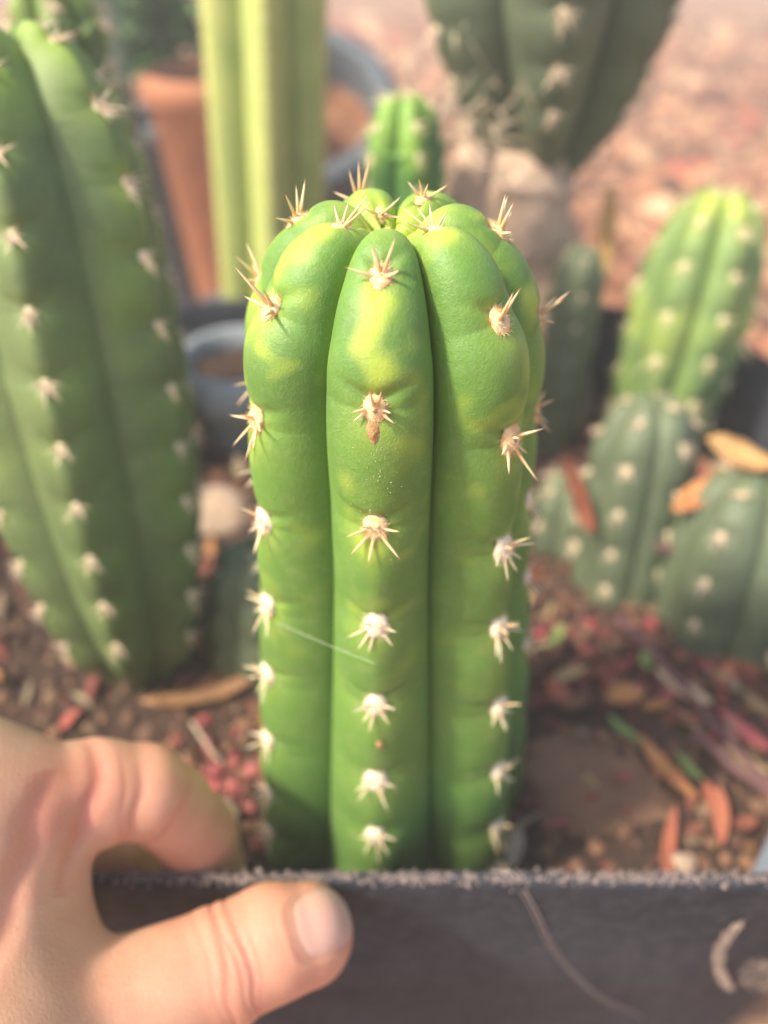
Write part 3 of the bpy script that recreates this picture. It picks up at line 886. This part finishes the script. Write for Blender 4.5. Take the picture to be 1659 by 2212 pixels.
for i in range(230):
    h = r_.uniform(5, 20); d = norm([r_.normal(), r_.normal(), r_.uniform(-.1, .9)])
    rad = r_.uniform(.8, 7)
    R = rot_to(norm([d[0] * .3, d[1] * .3, 1])); R = frame(norm(r_.normal(size=3) + [0, -.6, 1.2]), d)
    place('leaf', lg[i % 3], pl, np.array([d[0] * rad + 1.0, d[1] * rad, h]), R, r_.uniform(.5, .95))

# ---------------------------------------------------------------- litter lying in the pot: leaves, twigs, stones
def leaf(px, py, ang, l, w, mat, label, cat='dead leaf', lift=.25, curl=.3, tilt=(0, 0), name='dead_leaf', h=None, pos=None):
    p = on_level(px, py, SOIL) if pos is None else np.asarray(pos, float)
    if pos is None: p[2] = SOIL + float(soil_h(p)[0]) + lift
    V, F = leaf_geo(l, w, curl, .2, seed=int(px), thick=.04)
    V[:, 2] += .12 * w * wob(V, 2.2, int(px), 2)
    a = math.radians(ang)
    Rz = np.array([[math.cos(a), -math.sin(a), 0], [math.sin(a), math.cos(a), 0], [0, 0, 1]])
    Rx = np.array(Matrix.Rotation(math.radians(tilt[0]), 3, 'X')); Ry = np.array(Matrix.Rotation(math.radians(tilt[1]), 3, 'Y'))
    V = V @ (Rz @ Rx @ Ry).T + p
    return tag(obj(name, V, F, LM[mat], origin=p), label, cat, 'fallen leaves on the potting soil')
leaf(1348, 1515, -70, 1.6, .95, 'orange', 'bright orange fallen leaf right of the sharp cactus, beside the beige leaf')
leaf(1462, 1508, 45, 2.2, .7, 'beige', 'beige curled fallen leaf right of the bright orange one')
leaf(1430, 1672, 28, 2.7, .62, 'orange', 'long narrow orange leaf lying slantwise on the brown soil lump')
leaf(1442, 1835, -22, 2.9, .42, 'rust', 'straight rust red strip of leaf just above the pot rim at the right')
leaf(1112, 1832, -20, 1.5, .5, 'beige', 'small tan leaf beside the lowest spines at the right of the sharp cactus')
leaf(1205, 1505, 30, 1.5, .75, 'rust', 'rusty brown leaf close to the right side of the sharp cactus')
leaf(1195, 1408, -28, 1.4, .45, 'green', 'small fresh green leaf touching the right side of the sharp cactus', lift=.8)
leaf(1385, 1452, -10, 1.2, .4, 'green', 'small green leaf among pink husks above the bright orange leaf', lift=.5)
leaf(1345, 1590, 40, 1.6, .42, 'green', 'narrow green leaf under the bright orange leaf')
leaf(1480, 1668, 25, 1.2, .34, 'green', 'narrow green sliver along the upper edge of the long orange leaf')
leaf(1560, 1475, -40, 1.7, .6, 'rust', 'red orange leaf at the right edge beside a pale stone')
leaf(1600, 1590, 35, 2.0, .7, 'pink', 'dull pink leaf lying near the right edge under the twig')
leaf(1540, 1740, 10, 1.5, .6, 'rust', 'small rust coloured leaf at the foot of the brown twig')
leaf(1600, 1650, 50, 1.7, .6, 'tan', 'tan leaf near the right edge between twig and rim')
leaf(1500, 985, 70, 2.8, 1.5, 'yellow', 'sunlit yellow orange leaf on top of the dull grey green cactus at the right edge', lift=0, pos=[13.2, 22.6, -16.35], curl=.3, tilt=(12, 0))
leaf(1420, 1085, -60, 2.4, .9, 'orange', 'curled orange leaf between the two grey green cacti at the right', pos=[11.8, 21.9, -17.6], tilt=(20, 10))
leaf(1240, 985, 20, 3.4, 1.1, 'rust', 'curved rusty leaf leaning in the gap right of the sharp cactus', pos=[7.6, 23.2, -18.6], tilt=(40, 20))
leaf(1280, 1120, -15, 3.0, .9, 'tan', 'brown leaf in the shaded gap right of the sharp cactus, under the rusty one', lift=1.2, tilt=(20, 0))
leaf(1285, 470, 5, 4.2, 1.1, 'yellow', 'yellow tan dried leaf standing beside the slim stub cactus', pos=[10.4, 35.4, -12.4], tilt=(70, 10))
leaf(388, 830, 5, 1.9, .85, 'rust', 'red orange leaf caught on the right flank of the tall left cactus', pos=[-7.15, 20.6, -10.4], tilt=(75, -25))
leaf(450, 1512, -74, 4.4, .8, 'brown', 'long brown leaf in the shade left of the sharp cactus', lift=.4)
leaf(1640, 930, 30, 3.2, 1.5, 'orange', 'orange leaf at the right edge on the soil behind the dull grey green cactus', lift=.8)
leaf(1600, 860, -50, 3.0, 1.4, 'tan', 'pale tan leaf at the right edge beside the light green cactus foot', lift=.8)

# small bits of dead leaf strewn about, too many to tell apart
PAL_L = [(.50, .22, .08), (.40, .13, .07), (.55, .38, .18), (.34, .17, .10), (.45, .12, .09), (.26, .14, .09), (.60, .46, .28), (.36, .26, .16)]
LV, LF, LT = [], [], []
def litter(p, l):
    V, F = leaf_geo(l, l * random.uniform(.12, .5), random.uniform(-.4, .8), .2, 5, 3, seed=1)
    R_ = frame(norm(rng.normal(size=3) * .5 + [0, 0, 1]), rng.normal(size=3))
    k = sum(map(len, LV)); LV.append(V @ R_.T + p); LF.extend([[a + k for a in f] for f in F])
    LT.append(np.repeat([np.array(random.choice(PAL_L)) * random.uniform(.35, 1.0)], len(V), 0))
for p in scatter_pot(520, -19, 19, 8.6, 39): litter(p + [0, 0, random.uniform(.05, .5)], random.uniform(.5, 1.9))
for _ in range(500):
    y = 45 + 190 * random.random() ** 1.4; litter(np.array([random.uniform(-.7, .8) * (y + 20), y, GROUND + .7]), random.uniform(1.5, 5))
tag(obj('leaf_litter', np.vstack(LV), LF, M_CRUMB, attrs={'tint': np.vstack(LT)}), 'small bits of dead leaf and husk strewn over soil and ground', 'leaf litter', kind='stuff')

def twig(pts, r, mat, label, cat='twig', name='twig'):
    P_ = smooth_path(pts, 14); v, f = tube(P_, np.linspace(r, r * .6, len(P_)), 8)
    v = v + wob(v, 3, 4)[:, None] * r * .25
    return tag(obj(name, v, f, mat), label, cat)
lv = lambda px, py, up: on_level(px, py, SOIL + up)
M_TWIG = plain('twig_red_brown', (.24, .11, .10), (.15, .07, .07), 90, .7)
twig([lv(1330, 1330, .8), lv(1440, 1440, .9), lv(1550, 1570, .8), lv(1720, 1760, .6)], .17, M_TWIG, 'long red brown twig slanting down to the right edge over the litter')
twig([lv(1420, 1180, 3.2), lv(1540, 1225, 2.6), lv(1700, 1300, 2.0)], .15, M_TWIG, 'slender pinkish twig lying across the dull grey green cactus at the right edge')
twig([lv(1500, 1580, .5), lv(1580, 1650, .5), lv(1700, 1735, .4)], .22, M_TWIG, 'thick dark twig below the long red brown one near the right edge')
twig([lv(385, 1365, 1.6), lv(450, 1305, 2.2), lv(545, 1250, 2.6)], .16, M_STRAW, 'pale straw stalk slanting up behind the left side of the sharp cactus', 'straw', 'straw')
twig([lv(415, 1560, .4), lv(450, 1615, .4), lv(480, 1650, .3)], .07, M_STRAW, 'tiny pale straw above the bent finger', 'straw', 'straw')
twig([lv(1190, 790, 4.0), lv(1235, 715, 4.6), lv(1290, 650, 5.5)], .08, M_STRAW, 'thin pale straw in front of the back rim right of the sharp cactus', 'straw', 'straw')
def stone(px, py, r, mat, label, lift=.3, sq=.65):
    p = lv(px, py, 0); p[2] = SOIL + float(soil_h(p)[0]) + lift
    nu, nv = 30, 40; V = []
    for i in range(nu):
        a = i / (nu - 1) * math.pi
        for j in range(nv):
            t = j / nv * 6.283; V.append([r * math.sin(a) * math.cos(t) * 1.2, r * math.sin(a) * math.sin(t), r * sq * math.cos(a)])
    V = np.array(V); V *= (1 + .24 * wob(V, 2.2 / r, int(px), 4))[:, None]
    return tag(obj('stone', V + p, grid_faces(nu, nv, True)[:, ::-1].copy(), mat, origin=p), label, 'stone')
M_STONE = plain('pale_stone', (.44, .36, .32), (.34, .26, .23), 80, .85)
M_CLOD = plain('brown_clod', (.30, .165, .095), (.19, .10, .06), 60, .95, .9, dist=.002)
M_SANDY = plain('sandy_clod', (.52, .38, .27), (.38, .26, .18), 60, .95, .9, dist=.002)
stone(1610, 1385, .55, M_STONE, 'pale pinkish stone at the right edge among husks')
stone(1470, 1870, .3, M_SANDY, 'little sandy stone close to the rim at the right')
stone(1280, 1690, 2.3, M_CLOD, 'large brown clod of earth right of the sharp cactus', -.45, .42)
stone(470, 940, 1.7, M_CLOD, 'tan clod seen between the tall left cactus and the sharp one', .0, .4)
stone(455, 1110, 1.9, M_SANDY, 'sandy brown lump left of the sharp cactus below the tan clod', -.1, .5)
# scrap of plastic on the back rim
V, F = leaf_geo(2.2, 1.5, .5, .3, seed=4, thick=.05)
V = V @ np.array(Matrix.Rotation(.9, 3, 'Z') @ Matrix.Rotation(.7, 3, 'X')).T + [10.4, 39.4, -17.3]
tag(obj('plastic_scrap', V, F, M_TAG), 'crumpled pale blue scrap of plastic caught on the back rim of the black pot', 'plastic scrap')

# dry tuft behind the tip
tf = thing('dry_tuft', [3.0, 31.5, -22.9], 'pale dry tuft of old spines and straw behind the tip of the sharp cactus', 'straw')
V, F = [], []; r_ = np.random.default_rng(3)
for _ in range(170):
    b_ = np.array([3.4 + r_.normal(0, .9), 31.5 + r_.normal(0, .8), -9.5 + r_.normal(0, 2.2)]); d = norm(r_.normal(size=3) + [0.3, -.3, .4]) * r_.uniform(.6, 1.7)
    v, f = tube(np.array([b_, b_ + d * .5, b_ + d]), [.05, .035, .008], 4); k = len(V); V += v.tolist(); F += [[a + k for a in q] for q in f]
v, f = tube(smooth_path([[3.0, 31.6, -22.9], [3.3, 31.5, -14], [3.5, 31.5, -8]], 8), .9, 10); v = v + wob(v, 1.5, 9)[:, None] * .25
obj('dry_stalk', v, f, M_BARK, parent=tf)
o = obj('old_spines', np.array(V), F, M_STRAW, parent=tf); tag(o, kind='stuff')

# strip of grey plastic standing in the soil at the right
V = np.array([U(1606, 1925, 20.6), U(1760, 1600, 25.5), U(1790, 1640, 25.0), U(1680, 1960, 20.4)]); nrm = norm(np.cross(V[1] - V[0], V[3] - V[0])) * .12
V = np.vstack([V, V + nrm])
tag(obj('plastic_strip', V, [[0, 1, 2, 3], [7, 6, 5, 4], [0, 4, 5, 1], [1, 5, 6, 2], [2, 6, 7, 3], [3, 7, 4, 0]], M_STRIP, smooth=False), 'grey plastic strip leaning inside the pot just above the rim at the right edge', 'plastic strip')

# root fibre hanging over the rim
def wp(px, py, l=.03): return wall_pt(px, py, l)
fa = smooth_path([[2.75, 8.15, -18.3], [2.85, 8.0, -17.72], [3.1, RIM_Y + .15, RIM_Z + .05], wp(1148, 1945), wp(1168, 1985), wp(1195, 2040), wp(1235, 2095), wp(1290, 2145), wp(1340, 2172), wp(1388, 2196)], 12)
v, f = tube(fa, np.linspace(.024, .013, len(fa)), 6)
fb = smooth_path([[2.4, 8.15, -18.3], [2.6, 8.0, -17.74], [2.95, RIM_Y + .15, RIM_Z + .05], wp(1140, 1950), wp(1160, 1990), wp(1188, 2044), wp(1230, 2098), wp(1288, 2150), wp(1336, 2182)], 12)
v2, f2 = tube(fb, .011, 6)
fib = thing('root_fibre', [3.1, RIM_Y, RIM_Z], 'thin pale root fibre hanging over the rim and down the pot wall', 'root fibre')
obj('strand', v, f, M_FIBRE, parent=fib); obj('strand', v2, f2, M_FIBRE, parent=fib)

# ---------------------------------------------------------------- the hand
PR = []      # (point a, radius a, point b, radius b, blend)
def chain(pts, k): 
    for (a, ra), (b_, rb) in zip(pts[:-1], pts[1:]): PR.append((a, ra, b_, rb, k))
th_cmc, th_mcp, th_ip, th_mid, th_tip = U(-70, 2370, 13.6), U(200, 2215, 15.0), U(486, 2084, 16.1), U(585, 2034, 16.5), U(662, 2008, 16.75)
chain([(th_cmc, 2.0), (th_mcp, 1.45), (th_ip, 1.19), (th_mid, 1.12), (th_tip, .98)], .25)
chain([(th_mid, 1.06), (U(664, 2030, 17.0), .98)], .35)
i_mcp, i_pip, i_dip, i_tip = U(-120, 1760, 15.3), U(312, 1708, 17.0), U(425, 1806, 18.5), U(462, 1920, 19.4)
chain([(i_mcp, 1.75), (U(50, 1748, 15.8), 1.38), (U(200, 1713, 16.5), 1.12), (i_pip, 1.03)], .3)
chain([(i_pip, 1.03), (U(375, 1750, 17.8), .97), (i_dip, .99), (i_tip, .90)], .10)
chain([(U(-220, 1860, 17.6), 1.6), (U(60, 1850, 19.0), 1.05), (U(245, 1850, 20.4), .98), (U(300, 1935, 21.3), .80)], .12)      # middle finger, in the shade
chain([(U(-260, 1930, 18.4), 1.5), (U(-20, 1900, 20.3), 1.0), (U(130, 1925, 21.3), .92), (U(180, 1990, 21.9), .78)], .12)       # ring finger
chain([(U(-330, 1980, 18.6), 1.3), (U(-140, 1960, 20.2), .85), (U(-30, 1990, 21.0), .78), (U(20, 2040, 21.4), .66)], .12)       # little finger
chain([(i_mcp, 1.75), (U(-60, 1930, 15.3), 1.7), (U(-60, 2120, 14.8), 1.9), (th_cmc, 2.0)], .9)
chain([(U(75, 1800, 15.9), 1.0), (U(62, 1960, 15.8), 1.02), (U(95, 2110, 15.3), 1.15)], .55)
chain([(i_mcp, 1.75), (U(-420, 1960, 15.5), 2.3), (U(-700, 2200, 14.0), 2.4)], .9)
chain([(U(-220, 1860, 17.6), 1.6), (U(-420, 1960, 16.2), 2.2)], .9); chain([(U(-330, 1980, 18.6), 1.3), (U(-480, 2060, 16.6), 2.1)], .9)
chain([(th_cmc, 2.0), (U(-420, 2260, 14.0), 2.5), (U(-700, 2300, 13.6), 2.5), (U(-1050, 2560, 12.2), 2.5)], .9)
ax_th = norm(th_tip - th_ip)
n_nail = norm(-(th_tip) * 1.0 / np.linalg.norm(th_tip) + .40 * ax_th + np.array([0, 0, .10]))
n_nail = norm(n_nail - ax_th * np.dot(n_nail, ax_th) * .55)
v_nail = norm(np.cross(n_nail, ax_th))
CREASE = []
axp = norm(th_ip - th_mcp)
for dpos, dep, w in ((-.40, .014, .07), (-.10, .034, .09), (.10, .024, .06), (.34, .036, .08), (.58, .010, .06)):
    CREASE.append((th_ip + axp * dpos, norm(axp + .12 * v_nail * math.sin(dpos * 9)), dep, w, th_ip, 1.75))
axi = norm(i_tip - i_dip)
CREASE += [(i_dip + axi * .15, axi, .04, .06, i_dip, 1.2), (i_pip + norm(i_dip - i_pip) * .45, norm(norm(i_dip - i_pip) + .5 * norm(i_pip - i_mcp)), .05, .08, i_pip, 1.5),
           (i_pip - norm(i_pip - i_mcp) * .6, norm(i_pip - i_mcp), .03, .06, i_pip, 1.4)]
CREASE += [(U(195, 1740, 15.4), norm(i_pip - i_mcp + np.array([0, 0, -2.5])), .085, .20, U(190, 1745, 15.4), 1.7),
           (U(285, 1745, 16.2), norm(i_pip - i_mcp + np.array([0, 0, -1.0])), .028, .12, U(285, 1770, 16.0), 1.2),
           (U(60, 1880, 15.0), norm(np.array([1.0, 0, -.25])), .10, .25, U(60, 1900, 15.0), 2.2)]
def sdf(p, detail=True):
    d = None
    for a, ra, b_, rb, k in PR:
        ab = b_ - a; h = ((p - a) @ ab / (ab @ ab)).clip(0, 1)
        dd = np.linalg.norm(p - a - h[:, None] * ab, axis=1) - (ra + (rb - ra) * (h * h * (3 - 2 * h) * .5 + h * .5))
        if d is None: d = dd
        else:
            q = (k - np.abs(d - dd)).clip(0) / k
            d = np.minimum(d, dd) - q * q * k * .25
    if detail:
        for c, ax, dep, w, cen, rad in CREASE:
            u = (p - c) @ ax; rr = np.linalg.norm(p - cen, axis=1)
            wig = .05 * np.sin(p @ np.array([2.1, 3.3, 4.2]))
            d = d + dep * np.exp(-((u + wig) / w) ** 2) * (1 - (rr / rad) ** 4).clip(0)
        # nail bed sunk a little, flesh swelling round it
        u = (p - NC) @ ax_th; v = (p - NC) @ v_nail; w_ = (p - NC) @ n_nail
        e = ((np.abs(u) / .74) ** 3.5 + (np.abs(v) / .68) ** 3.5)
        d = d + (w_ * 2.0).clip(0, 1) * (.024 / (1 + np.exp(((e - 1) * 7).clip(-30, 30))) - .012 * np.exp(-((e - 1.5) / .5) ** 2) * (.5 - u * 1.5).clip(0, 1))
        d = d - .012 * wob(p, 1.7, 12, 3)
    return d
NC = th_tip + ax_th * .24
lo = np.array([-20.0, 1.0, -25.5]); hi = np.array([0.6, 13.5, -9.5]); RES = .16
nx, ny, nz = ((hi - lo) / RES).astype(int)
gx, gy, gz = np.meshgrid(*(lo[i] + RES * np.arange(k) for i, k in enumerate((nx, ny, nz))), indexing='ij')
Gd = sdf(np.stack([gx.ravel(), gy.ravel(), gz.ravel()], 1), False).reshape(nx, ny, nz)
ins = Gd < 0
cell = np.zeros((nx - 1, ny - 1, nz - 1, 3)); cnt = np.zeros((nx - 1, ny - 1, nz - 1))
cor = [(0, 0, 0), (1, 0, 0), (0, 1, 0), (1, 1, 0), (0, 0, 1), (1, 0, 1), (0, 1, 1), (1, 1, 1)]
sub = lambda A, c: A[c[0]:c[0] + nx - 1, c[1]:c[1] + ny - 1, c[2]:c[2] + nz - 1]
for i in range(8):
    for j in range(i + 1, 8):
        ci, cj = np.array(cor[i]), np.array(cor[j])
        if np.abs(ci - cj).sum() != 1: continue
        a, b_ = sub(Gd, cor[i]), sub(Gd, cor[j]); m_ = (a < 0) != (b_ < 0)
        t = np.where(m_, a / np.where(m_, a - b_, 1), 0)
        cell += m_[..., None] * (ci + t[..., None] * (cj - ci)); cnt += m_
act = cnt > 0
idx = -np.ones(act.shape, int); idx[act] = np.arange(act.sum())
ii = np.argwhere(act); HV = lo + RES * (ii + cell[act] / cnt[act][:, None])
HF = []
for ax in range(3):
    sl0 = [slice(1, n_ - 1) for n_ in (nx, ny, nz)]; sl1 = list(sl0)
    sl0[ax] = slice(0, (nx, ny, nz)[ax] - 1); sl1[ax] = slice(1, (nx, ny, nz)[ax])
    A, B_ = ins[tuple(sl0)], ins[tuple(sl1)]
    for inward in (True, False):
        w = np.argwhere((A & ~B_) if inward else (~A & B_))
        base = w + np.array([0 if q == ax else 1 for q in range(3)])
        o1, o2 = [(1, 2), (2, 0), (0, 1)][ax]
        e1 = np.eye(3, dtype=int)[o1]; e2 = np.eye(3, dtype=int)[o2]
        g = lambda q: idx[q[:, 0], q[:, 1], q[:, 2]]
        quad = np.stack([g(base - e1 - e2), g(base - e2), g(base), g(base - e1)], 1)
        HF.append(quad if inward else quad[:, ::-1])
HF = np.concatenate(HF); HF = HF[(HF >= 0).all(1)]
def project(V, detail, it=3):
    for _ in range(it):
        d = sdf(V, detail); g = np.stack([sdf(V + e, detail) - d for e in np.eye(3) * .01], 1) / .01
        V = V - (d / (g ** 2).sum(1).clip(.3))[:, None] * g
    return V
def subdiv(V, F):
    e = np.sort(np.stack([F, np.roll(F, -1, 1)], -1).reshape(-1, 2), 1)
    ue, inv = np.unique(e, axis=0, return_inverse=True); inv = inv.reshape(-1, 4)
    nV = len(V); em = nV + inv; fc = nV + len(ue) + np.arange(len(F))
    V2 = np.vstack([V, V[ue].mean(1), V[F].mean(1)])
    return V2, np.concatenate([np.stack([F[:, i], em[:, i], fc, em[:, i - 1]], 1) for i in range(4)])
HV = project(HV, False)
HV, HF = subdiv(HV, HF); HV = project(HV, False, 2)
HV, HF = subdiv(HV, HF); HV = project(HV, True, 3)
red = np.zeros(len(HV))
for c, r in ((th_ip, 1.2), (th_tip, 1.1), (i_pip, 1.0), (i_dip, 1.2), (U(150, 1700, 15.2), .9)):
    red += .45 * np.exp(-(np.linalg.norm(HV - c, axis=1) / (r * 1.3)) ** 4)
for c, ax_, dep, w, cen, rad in CREASE:
    red += min(dep, .05) * 7 * np.exp(-(((HV - c) @ ax_) / (w * 1.2)) ** 2) * (np.linalg.norm(HV - cen, axis=1) < rad)
hand = obj('hand', HV, HF, M_SKIN, origin=np.array(i_mcp), attrs={'red': red.clip(0, 1)})
tag(hand, 'bare hand gripping the pot rim, thumb outside and fingers curled inside', 'hand')
# thumbnail
nu, nv = 22, 20; NV = []; FR = []
for i in range(nu):
    for j in range(nv):
        u_ = i / (nu - 1) * 2 - 1; v_ = j / (nv - 1) * 2 - 1
        uu = u_ * math.sqrt(1 - .48 * v_ * v_); vv = v_ * math.sqrt(1 - (.30 if u_ > 0 else .20) * u_ * u_)
        NV.append(NC + ax_th * uu * .70 + v_nail * vv * .63 + n_nail * 1.8); FR.append(max(0, (u_ - .80) * 6))
NV = np.array(NV)
for _ in range(40):
    NV = NV - n_nail * (sdf(NV, False) * .6)[:, None].clip(-.2, .2)
ee = np.array([max(abs(i / (nu - 1) * 2 - 1) if i < nu / 2 else 0, abs(j / (nv - 1) * 2 - 1)) for i in range(nu) for j in range(nv)])
lift = .0 - .035 * (ee ** 6)
NV = NV + n_nail * lift[:, None]
obj('thumbnail', np.vstack([NV, NV - n_nail * .05]), np.vstack([grid_faces(nu, nv), grid_faces(nu, nv)[:, ::-1] + nu * nv]), M_NAIL, parent=hand, origin=np.array(i_mcp),
    attrs={'free': np.array(FR * 2).clip(0, 1)})
